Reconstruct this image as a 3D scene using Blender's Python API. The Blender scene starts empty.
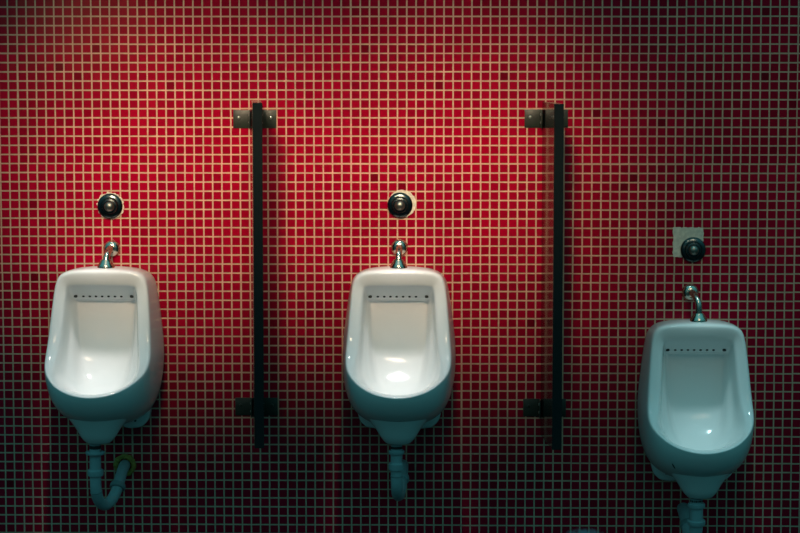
import bpy, bmesh, math, random
from mathutils import Vector, Matrix
random.seed(7)
scene = bpy.context.scene
COL = scene.collection

# ---------------------------------------------------------------- camera
cam_d = bpy.data.cameras.new('camera')
cam = bpy.data.objects.new('camera', cam_d)
COL.objects.link(cam)
scene.camera = cam
cam_d.sensor_width = 36.0
cam_d.lens = 2360.0 / 800.0 * 36.0
cam_d.clip_end = 60
th, ps = math.atan(.097), math.atan(.0157)
fw = Vector((-math.sin(ps) * math.cos(th), math.cos(ps) * math.cos(th), -math.sin(th)))
rt = Vector((math.cos(ps), math.sin(ps), 0))
up = rt.cross(fw)
cam.matrix_world = Matrix(((rt.x, up.x, -fw.x, .104), (rt.y, up.y, -fw.y, -6.516),
                           (rt.z, up.z, -fw.z, 1.555), (0, 0, 0, 1)))

# ---------------------------------------------------------------- world, lights, exposure
world = bpy.data.worlds.new('room_ambience')
scene.world = world
world.use_nodes = True
wt = world.node_tree
bg = wt.nodes['Background']
# dim blue-green room light, stronger from overhead than from the floor
tc = wt.nodes.new('ShaderNodeTexCoord')
sp = wt.nodes.new('ShaderNodeSeparateXYZ')
rm = wt.nodes.new('ShaderNodeValToRGB')
wt.links.new(tc.outputs['Generated'], sp.inputs[0])
wt.links.new(sp.outputs[2], rm.inputs[0])
wt.links.new(rm.outputs[0], bg.inputs[0])
rm.color_ramp.elements[0].position = 0
rm.color_ramp.elements[0].color = (.011, .060, .068, 1)
rm.color_ramp.elements[1].position = .75
rm.color_ramp.elements[1].color = (.085, .47, .53, 1)
bg.inputs[1].default_value = .85


def spot(name, loc, target, power, color, size_deg, blend, radius):
    l = bpy.data.lights.new(name, 'SPOT')
    l.energy = power
    l.color = color
    l.spot_size = math.radians(size_deg)
    l.spot_blend = blend
    l.shadow_soft_size = radius
    o = bpy.data.objects.new(name, l)
    COL.objects.link(o)
    o.location = loc
    d = Vector(target) - Vector(loc)
    o.rotation_euler = d.to_track_quat('-Z', 'Y').to_euler()
    return o


WARM = (1, .72, .47)
WHITE = (1, .95, .92)
# wall washers in front of the bays; the right one is a weak fill, added to lift that side
for dx, ux, uz, pw, sz in ((-.66, -.64, 1.20, 215, 28), (.06, .11, 1.185, 210, 27), (.95, .87, 1.12, 17, 37)):
    ww = spot('wash_and_fill_spot', (dx, -1.75, 2.15), (ux, 0, uz), pw, WARM, sz, 1, .26)
    ww.scale = (1.2, 1, 1)
# a narrow downlight over each bowl; the right one is weak
for dx, ux, dz, pw, dc in ((-.80, -.825, .81, 122, WHITE), (.0, 0, .81, 122, WHITE), (.79, .835, .665, 62, (.66, .95, 1))):
    dl = spot('downlight', (dx, -.60, 2.45), (ux, -.215, dz), pw, dc, 17, .8, .09)
    dl.scale = (.57, 1, 1)
# unseen warm point light, added for a reflection in the upper left tiles
lamp = bpy.data.lights.new('glint_light', 'POINT')
lamp.energy = 5
lamp.color = (1, .55, .25)
lamp.shadow_soft_size = .25
lo = bpy.data.objects.new('glint_light', lamp)
COL.objects.link(lo)
lo.location = (-1.75, -6.0, 1.68)

vs = scene.view_settings
vs.view_transform = 'Standard'
vs.look = 'None'
vs.gamma = 1
vs.exposure = 0
vs.use_curve_mapping = False


# ---------------------------------------------------------------- node helper and materials
class NT:
    def __init__(self, name):
        self.m = bpy.data.materials.new(name)
        self.m.use_nodes = True
        self.t = self.m.node_tree
        self.b = self.t.nodes['Principled BSDF']

    def link(self, a, b):
        self.t.links.new(a, b)

    def put(self, sock, v):
        if isinstance(v, (int, float)):
            sock.default_value = v
        elif isinstance(v, tuple):
            sock.default_value = v
        else:
            self.link(v, sock)

    def math(self, op, a, b=None, c=None):
        n = self.t.nodes.new('ShaderNodeMath')
        n.operation = op
        for i, v in enumerate((a, b, c)):
            if v is not None:
                self.put(n.inputs[i], v)
        return n.outputs[0]

    def mapr(self, v, a, b, c, d, smooth=False):
        n = self.t.nodes.new('ShaderNodeMapRange')
        if smooth:
            n.interpolation_type = 'SMOOTHSTEP'
        self.put(n.inputs[0], v)
        for i, x in enumerate((a, b, c, d)):
            self.put(n.inputs[i + 1], x)
        return n.outputs[0]

    def mix(self, f, a, b, mode='MIX'):
        n = self.t.nodes.new('ShaderNodeMix')
        n.data_type = 'RGBA'
        n.blend_type = mode
        self.put(n.inputs[0], f)
        self.put(n.inputs[6], a)
        self.put(n.inputs[7], b)
        return n.outputs[2]

    def noise(self, vec, scale, detail=3, rough=.55):
        n = self.t.nodes.new('ShaderNodeTexNoise')
        if vec is not None:
            self.link(vec, n.inputs['Vector'])
        n.inputs['Scale'].default_value = scale
        n.inputs['Detail'].default_value = detail
        n.inputs['Roughness'].default_value = rough
        return n.outputs[0]

    def white(self, x, y, z=0.0):
        c = self.t.nodes.new('ShaderNodeCombineXYZ')
        for i, v in enumerate((x, y, z)):
            self.put(c.inputs[i], v)
        w = self.t.nodes.new('ShaderNodeTexWhiteNoise')
        w.noise_dimensions = '3D'
        self.link(c.outputs[0], w.inputs['Vector'])
        return w.outputs['Value'], w.outputs['Color']

    def obj_xyz(self):
        c = self.t.nodes.new('ShaderNodeTexCoord')
        s = self.t.nodes.new('ShaderNodeSeparateXYZ')
        self.link(c.outputs['Object'], s.inputs[0])
        return c.outputs['Object'], s.outputs[0], s.outputs[1], s.outputs[2]

    def bump(self, h, strength, dist):
        n = self.t.nodes.new('ShaderNodeBump')
        n.inputs['Strength'].default_value = strength
        n.inputs['Distance'].default_value = dist
        self.link(h, n.inputs['Height'])
        self.link(n.outputs[0], self.b.inputs['Normal'])


def tile_material(name, ax, base, grout, pitch, phase, gw, rough):
    m = NT(name)
    vec, x, y, z = m.obj_xyz()
    p, q = (x, z) if ax == 'xz' else (x, y)
    u = m.math('DIVIDE', m.math('SUBTRACT', p, phase[0]), pitch[0])
    v = m.math('DIVIDE', m.math('SUBTRACT', q, phase[1]), pitch[1])
    # mosaic sheets, each laid a hair out of line
    sx = m.math('FLOOR', m.math('DIVIDE', m.math('SUBTRACT', u, 2.0), 12.0))
    sy = m.math('FLOOR', m.math('DIVIDE', m.math('ADD', v, 18.0), 12.0))
    sv, sc = m.white(sx, sy, 3.3)
    ss = m.t.nodes.new('ShaderNodeSeparateColor')
    m.link(sc, ss.inputs[0])
    u = m.math('ADD', u, m.math('MULTIPLY', m.math('SUBTRACT', ss.outputs[0], .5), .05))
    v = m.math('ADD', v, m.math('MULTIPLY', m.math('SUBTRACT', ss.outputs[1], .5), .05))
    fu, fv = m.math('FRACT', u), m.math('FRACT', v)
    iu, iv = m.math('FLOOR', u), m.math('FLOOR', v)
    du = m.math('MINIMUM', fu, m.math('SUBTRACT', 1.0, fu))
    dv = m.math('MINIMUM', fv, m.math('SUBTRACT', 1.0, fv))
    wob = m.math('MULTIPLY', m.math('SUBTRACT', m.noise(vec, 90, 2), .5), .03)
    d = m.math('ADD', m.math('MINIMUM', du, dv), wob)
    mask = m.mapr(d, gw - .012, gw + .012, 0, 1, True)
    r1, rc = m.white(iu, iv, 1.7)
    rs = m.t.nodes.new('ShaderNodeSeparateColor')
    m.link(rc, rs.inputs[0])
    # tone per tile, per sheet, the odd dark tile
    tone = m.math('MULTIPLY', m.mapr(r1, 0, 1, .86, 1.12), m.mapr(sv, 0, 1, .88, 1.1))
    odd = m.mapr(rs.outputs[2], .994, .9945, 1, .55)
    tone = m.math('MULTIPLY', tone, odd)
    cl = m.noise(vec, 5, 4)
    tone = m.math('MULTIPLY', tone, m.mapr(cl, .3, .7, .92, 1.07))
    h = m.t.nodes.new('ShaderNodeHueSaturation')
    h.inputs['Color'].default_value = base
    m.link(tone, h.inputs['Value'])
    gcol = m.mix(m.mapr(m.noise(vec, 14, 5, .7), .35, .7, 0, 1), grout, tuple(c * .72 for c in grout[:3]) + (1,))
    col = m.mix(mask, gcol, h.outputs[0])
    return m, col, mask, fu, fv, rs, (vec, x, y, z)


def finish_tiles(m, col, mask, fu, fv, rs, rough, bump=.6):
    m.link(col, m.b.inputs['Base Color'])
    m.put(m.b.inputs['Roughness'], m.mapr(mask, 0, 1, .8, rough))
    m.put(m.b.inputs['Specular IOR Level'], m.mapr(mask, 0, 1, .1, .22))
    tx = m.math('MULTIPLY', m.math('SUBTRACT', fu, .5), m.math('SUBTRACT', rs.outputs[0], .5))
    tz = m.math('MULTIPLY', m.math('SUBTRACT', fv, .5), m.math('SUBTRACT', rs.outputs[1], .5))
    tilt = m.math('MULTIPLY', m.math('ADD', tx, tz), .5)
    hgt = m.math('ADD', m.math('MULTIPLY', mask, .8), m.math('MULTIPLY', tilt, mask))
    m.bump(hgt, bump, .0012)


PX, PZ = .02556, .02533
wm, wcol, wmask, wfu, wfv, wrs, (wvec, wx, wy, wz) = tile_material(
    'red_mosaic', 'xz', (.35, .0006, .020, 1), (.68, .43, .30, 1), (PX, PZ), (.1219, 1.3597), .080, .22)
# pale blue patch with a ragged edge, low on the wall
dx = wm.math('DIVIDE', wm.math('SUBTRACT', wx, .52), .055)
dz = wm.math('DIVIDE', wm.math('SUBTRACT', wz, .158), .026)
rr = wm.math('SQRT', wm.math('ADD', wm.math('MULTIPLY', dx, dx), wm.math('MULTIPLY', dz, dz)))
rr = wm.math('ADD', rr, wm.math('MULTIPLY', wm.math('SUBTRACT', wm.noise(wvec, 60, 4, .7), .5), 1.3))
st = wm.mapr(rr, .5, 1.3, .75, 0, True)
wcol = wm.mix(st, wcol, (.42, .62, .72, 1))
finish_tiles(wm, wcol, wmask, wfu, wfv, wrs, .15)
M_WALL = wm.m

fm, fcol, fmask, ffu, ffv, frs, _ = tile_material(
    'floor_mosaic', 'xy', (.012, .030, .034, 1), (.05, .08, .08, 1), (.05, .05), (0, 0), .05, .3)
finish_tiles(fm, fcol, fmask, ffu, ffv, frs, .3)
M_FLOOR = fm.m


def simple(name, col, rough, metal=0.0, spec=.5, coat=0.0, var=.08, scale=30, bump=0.0):
    m = NT(name)
    vec, *_ = m.obj_xyz()
    n = m.noise(vec, scale, 4)
    c2 = tuple(c * (1 - var * 2) for c in col) + (1,)
    m.link(m.mix(m.mapr(n, .35, .65, 0, 1), tuple(col) + (1,), c2), m.b.inputs['Base Color'])
    m.put(m.b.inputs['Roughness'], m.mapr(n, .3, .7, rough * .85, min(1, rough * 1.2)))
    m.b.inputs['Metallic'].default_value = metal
    m.b.inputs['Specular IOR Level'].default_value = spec
    m.b.inputs['Coat Weight'].default_value = coat
    m.b.inputs['Coat Roughness'].default_value = .06
    if bump:
        m.bump(n, bump, .002)
    return m.m


M_PORC = simple('white_porcelain', (.80, .79, .775), .10, spec=.26, coat=0, var=.01, scale=6)
M_CHROME = simple('dulled_chrome', (.66, .60, .50), .2, metal=1, var=.1, scale=60)
M_CHROME_D = simple('dark_chrome', (.10, .12, .12), .2, metal=1, var=.1, scale=60)
M_SATIN = simple('satin_metal', (.30, .31, .27), .36, metal=1, var=.1, scale=80)
M_PVC = simple('grey_pipe_plastic', (.34, .42, .44), .35, var=.06)
M_NUT = simple('dark_pipe_nut', (.22, .28, .29), .4, var=.08)
M_RUBBER = simple('black_rubber', (.02, .022, .022), .5)
M_FOAM = simple('yellow_foam', (.50, .33, .07), .9, var=.2, scale=160, bump=.8)
M_PANEL = simple('black_laminate', (.010, .014, .014), .12, spec=.5, var=.1)
M_BRKT = simple('dark_green_metal', (.022, .032, .022), .4, metal=0.0, spec=.5, var=.2, scale=50)
M_SCREW = simple('bright_screw', (.75, .74, .66), .3, metal=1)
M_PLASTER = simple('cream_plaster', (.84, .77, .63), .9, spec=.2, var=.12, scale=90, bump=.6)
M_HOLE = simple('dark_hole', (.012, .014, .012), .6)


# ---------------------------------------------------------------- mesh helpers
def new_obj(name, bm, mat, parent=None, loc=None, smooth=True, sub=0, autosmooth=None):
    bmesh.ops.recalc_face_normals(bm, faces=bm.faces)
    me = bpy.data.meshes.new(name)
    bm.to_mesh(me)
    bm.free()
    me.materials.append(mat)
    if smooth:
        me.polygons.foreach_set('use_smooth', [True] * len(me.polygons))
        if autosmooth:
            me.set_sharp_from_angle(angle=math.radians(autosmooth))
    o = bpy.data.objects.new(name, me)
    COL.objects.link(o)
    if parent is not None:
        o.parent = parent
    if loc is not None:
        o.location = loc
    if sub:
        md = o.modifiers.new('smooth_surface', 'SUBSURF')
        md.levels = sub
        md.render_levels = sub
    return o


def thing(name, label, cat, loc, group=None, rot=(0, 0, 0)):
    o = bpy.data.objects.new(name, None)
    COL.objects.link(o)
    o.location = loc
    o.rotation_euler = rot
    o.empty_display_size = .05
    o['label'] = label
    o['category'] = cat
    if group:
        o['group'] = group
    return o


def tag(o, label, cat, group=None):
    o['label'] = label
    o['category'] = cat
    if group:
        o['group'] = group


def add_box(bm, lo, hi, bevel=0.0, seg=2):
    r = bmesh.ops.create_cube(bm, size=1)
    vsx = r['verts']
    for v in vsx:
        v.co = Vector([lo[i] + (v.co[i] + .5) * (hi[i] - lo[i]) for i in range(3)])
    if bevel:
        es = list({e for v in vsx for e in v.link_edges})
        bmesh.ops.bevel(bm, geom=es, offset=bevel, segments=seg, affect='EDGES', profile=.5)


def add_lathe(bm, prof, origin, axis, n=40):
    """profile of (radius, distance along axis)"""
    axis = Vector(axis).normalized()
    a = axis.orthogonal().normalized()
    b = axis.cross(a)
    o = Vector(origin)
    rings = []
    for r, t in prof:
        if r < 1e-6:
            rings.append([bm.verts.new(o + axis * t)])
        else:
            rings.append([bm.verts.new(o + axis * t + (a * math.cos(k * 2 * math.pi / n) + b * math.sin(k * 2 * math.pi / n)) * r)
                          for k in range(n)])
    for p, q in zip(rings[:-1], rings[1:]):
        for k in range(n):
            k2 = (k + 1) % n
            f = []
            f += [p[k], p[k2]] if len(p) > 1 else [p[0]]
            f += [q[k2], q[k]] if len(q) > 1 else [q[0]]
            bm.faces.new(f)
    for ring in (rings[0], rings[-1]):
        if len(ring) > 1:
            bm.faces.new(ring)


def smooth_path(pts, per=8):
    P = [Vector(p) for p in pts]
    P = [P[0] * 2 - P[1]] + P + [P[-1] * 2 - P[-2]]
    out = []
    for i in range(1, len(P) - 2):
        p0, p1, p2, p3 = P[i - 1:i + 3]
        for k in range(per):
            t = k / per
            out.append(.5 * ((2 * p1) + (p2 - p0) * t + (2 * p0 - 5 * p1 + 4 * p2 - p3) * t * t + (3 * p1 - p0 - 3 * p2 + p3) * t ** 3))
    out.append(P[-2])
    return out


def add_tube(bm, path, radius, n=24):
    """radius: number or function of 0..1"""
    T0 = None
    ref = None
    rings = []
    m = len(path)
    for i, p in enumerate(path):
        t = (path[min(i + 1, m - 1)] - path[max(i - 1, 0)]).normalized()
        if ref is None:
            ref = t.orthogonal().normalized()
        ref = (ref - t * ref.dot(t)).normalized()
        b = t.cross(ref)
        r = radius(i / (m - 1)) if callable(radius) else radius
        rings.append([bm.verts.new(p + (ref * math.cos(k * 2 * math.pi / n) + b * math.sin(k * 2 * math.pi / n)) * r) for k in range(n)])
    for p, q in zip(rings[:-1], rings[1:]):
        for k in range(n):
            bm.faces.new([p[k], p[(k + 1) % n], q[(k + 1) % n], q[k]])
    bm.faces.new(rings[0])
    bm.faces.new(rings[-1])


# ---------------------------------------------------------------- the setting
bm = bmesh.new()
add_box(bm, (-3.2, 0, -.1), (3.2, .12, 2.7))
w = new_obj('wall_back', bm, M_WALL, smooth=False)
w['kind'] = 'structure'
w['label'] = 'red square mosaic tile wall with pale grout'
bm = bmesh.new()
add_box(bm, (-3.2, -7.5, -.1), (3.2, 0, 0))
f = new_obj('floor', bm, M_FLOOR, smooth=False)
f['kind'] = 'structure'

U = .00276


def L(x, v, d):
    """urinal-local: across, down from the deck, out from the wall, in 2.76 mm steps"""
    return Vector((x * U, -d * U, -v * U))


# ---------------------------------------------------------------- urinal
NET = [
    # pressed to the wall
    [(0, -.6, 0), (19, -.3, 0), (37, 2.3, 0), (46.4, 9.5, 0), (49.8, 23, 0), (53.8, 57, 0), (55.6, 77, 0), (55.6, 96, 0), (52.5, 124, 0), (43, 145, 0), (24, 154, 0), (0, 156, 0)],
    [(0, -1.5, 8), (19, -1.2, 8), (37, 1.7, 8), (46.6, 9, 8), (50.3, 23, 9), (54.8, 57, 10), (57, 77, 10), (57.4, 96, 12), (54.4, 124, 17), (44.5, 146, 24), (26, 156, 34), (0, 158, 42)],
    [(0, -1.8, 20), (19, -1.5, 20), (36, .8, 20), (45.8, 7.4, 20), (49.2, 20, 21), (53.4, 56, 24), (55.4, 76, 28), (56.6, 92, 32), (54.4, 119, 42), (45.6, 137, 58), (29, 147, 74), (0, 151, 82)],
    [(0, -1.6, 32), (18.5, -1.4, 32), (35.5, .2, 32), (45, 6.2, 32), (48.2, 19, 33), (52, 55.5, 39), (53.8, 75.5, 44), (55, 90, 52), (53, 109, 66), (45, 124, 87), (29.4, 135.5, 102.5), (0, 142, 109.5)],
    [(0, -1.2, 41), (18, -1, 41), (34.6, .1, 41), (44.4, 5.2, 41), (47.4, 18.8, 43), (50.6, 55.5, 52), (52.2, 75.5, 59), (53, 87.5, 69), (51.2, 99.5, 82), (43.8, 111, 99.5), (29.2, 120.5, 114), (0, 126.5, 121.8)],
    # rim
    [(0, -.1, 45.6), (18, .1, 45.6), (34, 1.1, 46), (43.6, 6.2, 46), (46.8, 19.6, 47.5), (49.8, 55.8, 57), (51.4, 75.2, 64), (52.2, 86.5, 73.5), (50.2, 95.8, 86), (42.4, 103.5, 102.5), (28, 112.8, 116.8), (0, 118.2, 124.8)],
    [(0, 2.4, 47.2), (17.5, 2.6, 47.2), (32.5, 3.6, 47.2), (41.2, 8.3, 47.3), (44.6, 20.6, 49), (47.8, 56, 58.5), (49.6, 75, 66), (50.4, 86, 75.5), (48.6, 95, 88), (41.2, 102.4, 104), (27.4, 111.2, 117.8), (0, 116.3, 125.2)],
    [(0, 13.4, 45), (16.8, 13.4, 45), (31, 13.6, 45), (36, 15.8, 45.5), (37.4, 24.6, 47.6), (39, 56, 57), (40.6, 75, 64.5), (43, 86.3, 74), (43.6, 95.6, 85), (38, 103.2, 100.5), (25, 110, 113), (0, 113.6, 120.5)],
    [(0, 15, 43.6), (16.4, 15, 43.6), (30.4, 15.1, 43.6), (34.6, 17, 44), (35.8, 25.4, 46), (37.4, 56, 55), (38.8, 75, 62), (40.8, 87, 71), (41.4, 96.8, 81), (36.2, 104.8, 95.5), (23.4, 111.4, 107), (0, 115, 114)],
    # inside of the bowl
    [(0, 16.6, 40), (16, 16.6, 40), (29.8, 16.8, 40), (33.6, 18.8, 41), (34.8, 26.5, 43), (36.4, 56.5, 50), (37.4, 75.5, 56), (39, 88, 64), (39, 98.6, 73), (33.8, 107.4, 86), (21.4, 114.4, 96), (0, 118.2, 102)],
    [(0, 29.3, 25), (15.4, 29.3, 25), (28.4, 29.3, 25), (32.4, 30, 26), (32.8, 34, 28), (34.4, 58, 34), (35.4, 76.5, 40), (36.2, 90, 47), (35.6, 102, 57), (30.4, 112.2, 67), (19, 120, 75), (0, 124, 80)],
    [(0, 31, 21), (15.2, 31, 21), (27.6, 31, 21), (31, 31.6, 22.4), (31.2, 36, 25.6), (31.8, 58.5, 31.6), (32, 77, 37.4), (31.6, 91.4, 44), (30, 104, 52.4), (25.4, 115, 60), (15.8, 122.2, 66), (0, 125.4, 69)],
    [(0, 31.6, 19), (15, 31.6, 19), (27.2, 31.6, 19), (30, 32.2, 20), (30, 36.4, 22), (30, 59, 27), (29.6, 77.4, 33), (28.8, 91.6, 39), (26.8, 104.4, 46.6), (22.4, 114.6, 54), (14, 121.4, 59), (0, 124, 61.5)],
    [(0, 32.2, 17.4), (14.8, 32.2, 17.4), (26.2, 32.2, 17.4), (28.8, 33.2, 17.6), (28.8, 38, 18), (28, 60, 20.6), (27, 78, 24), (26, 92, 28.6), (23.6, 104, 35), (19, 112.6, 42), (11.6, 117.6, 46.4), (0, 119.6, 48.4)],
    [(0, 35, 16.8), (14, 35, 16.8), (24.2, 35, 16.8), (26.4, 36.4, 16.8), (26.4, 41, 17.2), (25.6, 61, 19.4), (24.4, 77.5, 22), (23, 90, 25.6), (20.4, 100, 30.4), (16.2, 106.6, 34.6), (9.6, 110.6, 37.8), (0, 112, 39)],
    [(0, 46, 17), (5, 46, 17), (10, 46, 17), (12, 47, 17), (12, 49, 17.2), (11.6, 63, 18.4), (11, 76, 20.4), (10.4, 86, 22.8), (9.4, 93, 25.6), (7.6, 98, 28), (4.6, 100.6, 29.6), (0, 101.6, 30.4)],
]


def urinal_body():
    bm = bmesh.new()
    rings = []
    for loop in NET:
        pts = list(loop) + [(-x, v, d) for x, v, d in reversed(loop[1:-1])]
        rings.append([bm.verts.new(L(*p)) for p in pts])
    n = len(rings[0])
    for p, q in zip(rings[:-1], rings[1:]):
        for k in range(n):
            bm.faces.new([p[k], p[(k + 1) % n], q[(k + 1) % n], q[k]])
    # close the middle of the back panel across
    last = rings[-1]
    for k in range(n // 2):
        a, b, c, d = last[k], last[k + 1], last[(n - k - 1) % n], last[(n - k) % n]
        fs = []
        for x in (a, b, c, d):
            if x not in fs:
                fs.append(x)
        if len(fs) >= 3:
            bm.faces.new(fs)
    # neck that narrows down to the outlet
    prof = [(126, 40, 60, 40), (134, 37, 62, 40), (142, 31, 66, 34), (149, 25, 69, 27), (155.5, 20.4, 71, 21.5), (161, 17.4, 72, 17.6), (164.8, 14.2, 72, 14.2), (167, 11.8, 72, 11.8), (167.2, 9, 72, 9)]
    nr = []
    N = 28
    for v, rx, dc, rd in prof:
        nr.append([bm.verts.new(L(rx * math.cos(2 * math.pi * k / N), v, dc + rd * math.sin(2 * math.pi * k / N))) for k in range(N)])
    for p, q in zip(nr[:-1], nr[1:]):
        for k in range(N):
            bm.faces.new([p[k], p[(k + 1) % N], q[(k + 1) % N], q[k]])
    bm.faces.new(nr[0])
    bm.faces.new(nr[-1])
    return bm


def lug_bm(s):
    """rounded ear behind the neck that bolts to the wall"""
    bm = bmesh.new()
    out = [(14, 132), (40, 132), (42.5, 146), (39.5, 156), (33, 162), (22, 163.5), (14, 162)]
    fr = [bm.verts.new(L(s * x, v, 11)) for x, v in out]
    bk = [bm.verts.new(L(s * x, v, 0)) for x, v in out]
    bm.faces.new(fr)
    bm.faces.new(bk)
    for k in range(len(out)):
        k2 = (k + 1) % len(out)
        bm.faces.new([fr[k], fr[k2], bk[k2], bk[k]])
    es = [e for e in bm.edges if not (e.verts[0] in bk and e.verts[1] in bk)]
    bmesh.ops.bevel(bm, geom=es, offset=.008, segments=4, affect='EDGES', profile=.5)
    return bm


def make_urinal(label, loc, turn=0.0):
    t = thing('urinal', label, 'urinal', loc, 'wall hung white urinals', (0, 0, turn))
    new_obj('bowl', urinal_body(), M_PORC, t, sub=3)
    for s in (-1, 1):
        lug = new_obj('mounting_lug', lug_bm(s), M_PORC, t, autosmooth=60)
        bm = bmesh.new()
        add_lathe(bm, [(0, -.004), (.0036, -.004), (.0036, .0006), (0, .0006)], L(s * 27, 155, 11), (0, -1, 0), 16)
        new_obj('bolt_hole', bm, M_HOLE, lug)
    # spray holes along the foot of the wash ledge
    for k, x in enumerate((-28.6, -21, -14.6, -8.4, -2.2, 4.2, 10.6, 17, 27.6)):
        big = k in (0, 8)
        bm = bmesh.new()
        r = .0052 if big else .0036
        add_lathe(bm, [(0, -.006), (r, -.006), (r, .0012), (r * .6, .0016), (0, .0016)], L(x, 27.4, 28.6 if big else 27.3), L(0, .8, .6), 14)
        new_obj('spray_hole', bm, M_HOLE, t)
    return t


UL, UM, UR = (-.8085, 0, .9219), (0, 0, .9226), (.8170, 0, .7766)
make_urinal('white porcelain urinal on the left with a curved trap below turning back to the wall', UL, math.radians(-1.5))
make_urinal('white porcelain urinal in the middle, hung between the two black partitions', UM)
low = make_urinal('white porcelain urinal hung lower than the others, dimly lit at right', UR)
# a small dark scratch in the glaze of the low bowl
nrm = Vector((-.551, -.520, -.653)).normalized()
tx_ = Vector((0, 0, 1)).cross(nrm).normalized()
ty_ = nrm.cross(tx_).normalized()
bm = bmesh.new()
o_ = Vector((-.0797, -.2775, -.3615))
ring = [(-.0016, -.009), (.0006, -.010), (.0022, -.003), (.0026, .004), (.0012, .010), (-.0010, .008), (-.0022, .001)]
top = [bm.verts.new(o_ + tx_ * a + ty_ * b + nrm * .0006) for a, b in ring]
bot = [bm.verts.new(o_ + tx_ * a + ty_ * b - nrm * .0015) for a, b in ring]
bm.faces.new(top)
bm.faces.new(bot)
for k in range(len(ring)):
    bm.faces.new([top[k], top[(k + 1) % len(ring)], bot[(k + 1) % len(ring)], bot[k]])
new_obj('scratch', bm, M_HOLE, low, smooth=False)


# ---------------------------------------------------------------- flush pipes: wall rose, bent pipe, flange on the deck
def make_inlet(label, wall, deck_x, deck_z, d_spud, big):
    t = thing('inlet_pipe', label, 'pipe', (wall[0], 0, wall[2]), 'chrome flush pipes')
    rel = lambda x, y, z: Vector((x - wall[0], y, z - wall[2]))
    bm = bmesh.new()
    R = .0240
    add_lathe(bm, [(0, 0), (R, 0), (R, .004), (R * .93, .009), (R * .72, .015), (R * .5, .018), (0, .019)], (0, -.0002, 0), (0, -1, 0), 40)
    new_obj('wall_rose', bm, M_CHROME, t)
    bm = bmesh.new()
    sy = -d_spud * U
    path = smooth_path([rel(wall[0], -.008, wall[2]), rel(wall[0] * .8 + deck_x * .2, sy * .45, wall[2] + .001),
                        rel(wall[0] * .35 + deck_x * .65, sy * .85, wall[2] - .010), rel(deck_x, sy, wall[2] - .028), rel(deck_x, sy, deck_z + .004)], 8)
    add_tube(bm, path, .0093, 24)
    new_obj('pipe', bm, M_CHROME, t)
    bm = bmesh.new()
    add_lathe(bm, [(0, 0), (.0240, 0), (.0243, .005), (.0225, .010), (.0180, .017), (.0150, .0225), (.0138, .025), (0, .025)], rel(deck_x, sy, deck_z + .0006), (0, 0, 1), 40)
    new_obj('deck_flange', bm, M_CHROME, t, autosmooth=50)
    return t


make_inlet('short bent chrome pipe entering the top of the left urinal', (-.7984, 0, .9719), -.805, UL[2] + .0006, 27, False)
make_inlet('short straight chrome pipe entering the top of the middle urinal', (.0, 0, .9760), -.001, UM[2] + .0006, 27, False)
make_inlet('taller bent dark chrome pipe entering the top of the right urinal', (.8062, 0, .8520), .822, UR[2] + .0006, 27, True)


# ---------------------------------------------------------------- push buttons and the broken tiling round them
def make_button(label, loc):
    t = thing('flush_button', label, 'flush button', loc, 'round flush buttons on the wall')
    R = .0350
    bm = bmesh.new()
    add_lathe(bm, [(0, 0), (R, 0), (R, .003), (R * .96, .006), (R * .86, .0085), (R * .68, .0095), (R * .66, .008), (0, .008)], (0, -.003, 0), (0, -1, 0), 56)
    new_obj('escutcheon', bm, M_CHROME_D, t, autosmooth=40)
    bm = bmesh.new()
    r = .0225
    add_lathe(bm, [(0, 0), (r, 0), (r, .008), (r * .92, .011), (r * .72, .012), (r * .7, .010), (0, .010)], (0, -.009, 0), (0, -1, 0), 48)
    new_obj('collar', bm, M_CHROME_D, t, autosmooth=40)
    bm = bmesh.new()
    r = .0140
    add_lathe(bm, [(0, 0), (r, 0), (r, .004), (r * .9, .008), (r * .65, .0115), (r * .3, .0132), (0, .0136)], (0, -.018, 0), (0, -1, 0), 40)
    new_obj('button', bm, M_SATIN, t)
    return t


make_button('round dark chrome flush button above the left urinal, chipped plaster around its rim', (-.8017, 0, 1.0902))
make_button('round dark chrome flush button above the middle urinal, between the two partitions', (.0017, 0, 1.0939))
make_button('round dark flush button on a square of bare plaster above the right urinal', (.8125, 0, .9711))


def patch_bm(outline, h=.003):
    bm = bmesh.new()
    fr = [bm.verts.new(Vector((x, -h, z))) for x, z in outline]
    bk = [bm.verts.new(Vector((x, 0, z))) for x, z in outline]
    bm.faces.new(fr)
    bm.faces.new(bk)
    for k in range(len(outline)):
        k2 = (k + 1) % len(outline)
        bm.faces.new([fr[k], fr[k2], bk[k2], bk[k]])
    return bm


def blob(rx, rz, cx, cz, jag, n=46):
    out = []
    for k in range(n):
        a = 2 * math.pi * k / n
        j = 1 + random.uniform(-jag, jag)
        out.append((cx + rx * j * math.cos(a), cz + rz * j * math.sin(a)))
    return out


p = new_obj('plaster_patch', patch_bm(blob(.0380, .0380, .001, .001, .085), .0026), M_PLASTER, None, (-.8017, 0, 1.0902), smooth=False)
tag(p, 'chipped ring of pale plaster peeking out round the left flush button', 'plaster patch', 'bare plaster round the flush buttons')
p = new_obj('plaster_patch', patch_bm(blob(.0385, .0385, .006, .0035, .03), .0026), M_PLASTER, None, (.0017, 0, 1.0939), smooth=False)
tag(p, 'crescent of cream plaster at the right edge of the middle flush button', 'plaster patch', 'bare plaster round the flush buttons')
sq = []
for (x0, z0), (x1, z1) in (((-.042, -.041), (.042, -.041)), ((.042, -.041), (.042, .041)), ((.042, .041), (-.042, .041)), ((-.042, .041), (-.042, -.041))):
    for k in range(14):
        q = k / 14
        sq.append((x0 + (x1 - x0) * q + random.uniform(-.0012, .0012), z0 + (z1 - z0) * q + random.uniform(-.0012, .0012)))
p = new_obj('plaster_patch', patch_bm(sq, .0026), M_PLASTER, None, (.7988, 0, .9915), smooth=False)
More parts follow.
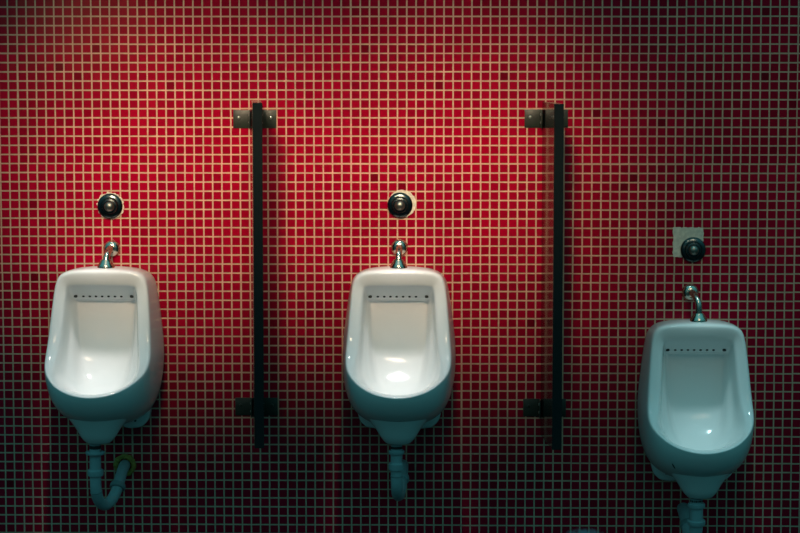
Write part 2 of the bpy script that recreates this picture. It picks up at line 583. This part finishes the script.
tag(p, 'square of cream plaster bared by missing tiles behind the right flush button', 'plaster patch', 'bare plaster round the flush buttons')


# ---------------------------------------------------------------- drain traps
def make_trap(label, loc, pts, nuts, ring, turn=0.0, R0=.0155):
    """pts: centre line in urinal steps; nuts: (index along path 0..1, radius, length)"""
    t = thing('drain_trap', label, 'drain trap', loc, 'drain traps under the urinals', (0, 0, turn))
    path = smooth_path([L(*q) for q in pts], 10)
    bm = bmesh.new()
    add_tube(bm, path, R0, 28)
    new_obj('pipe', bm, M_PVC, t, autosmooth=60)
    for s, r, ln, mat in nuts:
        i = min(int(s * (len(path) - 1)), len(path) - 2)
        c = path[i]
        a = (path[i + 1] - path[max(i - 1, 0)]).normalized()
        bm = bmesh.new()
        add_lathe(bm, [(0, -ln / 2), (r * .9, -ln / 2), (r, -ln * .35), (r, ln * .2), (r * .94, ln / 2), (0, ln / 2)], c, a, 18)
        new_obj('coupling_nut', bm, mat, t, autosmooth=30)
    if ring:
        bm = bmesh.new()
        n, k_ = 36, 12
        R, r = .0245, .0075
        rows = []
        for i in range(n):
            a = 2 * math.pi * i / n
            rr = r * random.uniform(.75, 1.2)
            rows.append([bm.verts.new(L(*ring) + Vector(((R + rr * math.cos(b)) * math.cos(a), -rr * math.sin(b), (R + rr * math.cos(b)) * math.sin(a))))
                         for b in [math.pi * j / (k_ - 1) for j in range(k_)]])
        for i in range(n):
            p_, q_ = rows[i], rows[(i + 1) % n]
            for j in range(k_ - 1):
                bm.faces.new([p_[j], p_[j + 1], q_[j + 1], q_[j]])
            bm.faces.new([p_[k_ - 1], p_[0], q_[0], q_[k_ - 1]])
        new_obj('wall_seal', bm, M_FOAM, t)
    return t


make_trap('grey plastic trap under the left urinal, looping up to a yellow-sealed wall outlet', UL,
          [(-3.4, 168, 72), (-3.4, 180, 72), (-3.4, 197, 72), (-3.2, 215, 71), (-1.4, 227, 64), (2.4, 233, 53), (7.4, 230, 42), (11, 221.5, 33), (13, 212, 24), (14, 205.5, 14), (14.3, 203, 6), (14.3, 202.6, 0)],
          [(.035, .0166, .010, M_RUBBER), (.075, .0265, .009, M_PVC), (.185, .0220, .017, M_PVC), (.285, .0166, .004, M_NUT), (.665, .0220, .015, M_NUT)], (14.3, 202.6, 0), math.radians(-1.5))
make_trap('grey plastic trap hanging straight down under the middle urinal', UM,
          [(-1.7, 168, 72), (-1.7, 180, 72), (-1.6, 197, 72), (-1.4, 211, 70), (-.7, 220, 61), (.5, 222.5, 50), (2, 216, 38), (3, 208, 26), (3.4, 203, 14), (3.4, 202, 0)],
          [(.035, .0166, .010, M_RUBBER), (.085, .0215, .010, M_PVC), (.185, .0215, .020, M_PVC), (.245, .0170, .004, M_NUT), (.75, .0205, .017, M_PVC)], None, R0=.0160)
make_trap('grey pipe trap under the low right urinal, cut off at the bottom edge', UR,
          [(-3, 168.4, 72), (-3, 180, 72), (-3, 192, 72), (-3.4, 205, 69), (-5, 212, 58), (-7, 208, 46), (-8, 200, 33), (-8.4, 195, 18), (-8.4, 193, 0)],
          [(.03, .0180, .009, M_RUBBER), (.085, .0235, .013, M_PVC), (.26, .0245, .014, M_PVC), (.72, .0205, .017, M_NUT)], None, R0=.0178)


# ---------------------------------------------------------------- privacy partitions
def make_screen(label, x, ztop, zbot, zb1, zb2, tilt, xoff):
    t = thing('privacy_screen', label, 'partition', (x, 0, zbot), 'black partitions between urinals')
    D0, D1 = .004, .25
    th_ = .0130
    bm = bmesh.new()
    add_box(bm, (-th_, -D1, 0), (th_, -D0, ztop - zbot), .0012, 2)
    o = new_obj('panel', bm, M_PANEL, t, loc=(xoff, 0, 0), smooth=False)
    o.rotation_euler = (0, 0, tilt)
    for zb in (zb1, zb2):
        for s in (-1, 1):
            bm = bmesh.new()
            h = .0250
            z = zb - zbot - .0015
            xi = s * (th_ + .0008) + xoff
            xo = s * .0595
            a, b = min(xi, xo), max(xi, xo)
            add_box(bm, (a, -.0034, z - h), (b, -.0002, z + h), .0012, 2)
            fl0, fl1 = (xi, xi + s * .003)
            add_box(bm, (min(fl0, fl1), -.038, z - h), (max(fl0, fl1), -.0002, z + h), .001, 2)
            br = new_obj('bracket', bm, M_BRKT, t, autosmooth=30)
            bm = bmesh.new()
            add_lathe(bm, [(0, 0), (.0046, 0), (.0042, .0016), (.0028, .0026), (0, .003)], (s * .044, -.0034, z + .004), (0, -1, 0), 18)
            new_obj('screw', bm, M_SCREW if zb == zb1 else M_BRKT, br)
            for dzz in (-.010, .012):
                bm = bmesh.new()
                add_lathe(bm, [(0, 0), (.0042, 0), (.0036, .0018), (0, .0026)], (xi + s * .003, -.022, z + dzz), (s, 0, 0), 16)
                new_obj('screw', bm, M_SCREW, br)
    return t


make_screen('black partition seen edge-on between the left and middle urinals', -.3990, 1.3825, .4545, 1.3327, .5310, math.radians(5.2), .0035)
make_screen('black partition with its glossy side in view, between middle and right urinals', .4045, 1.3800, .4525, 1.3345, .5300, math.radians(4.8), .0015)
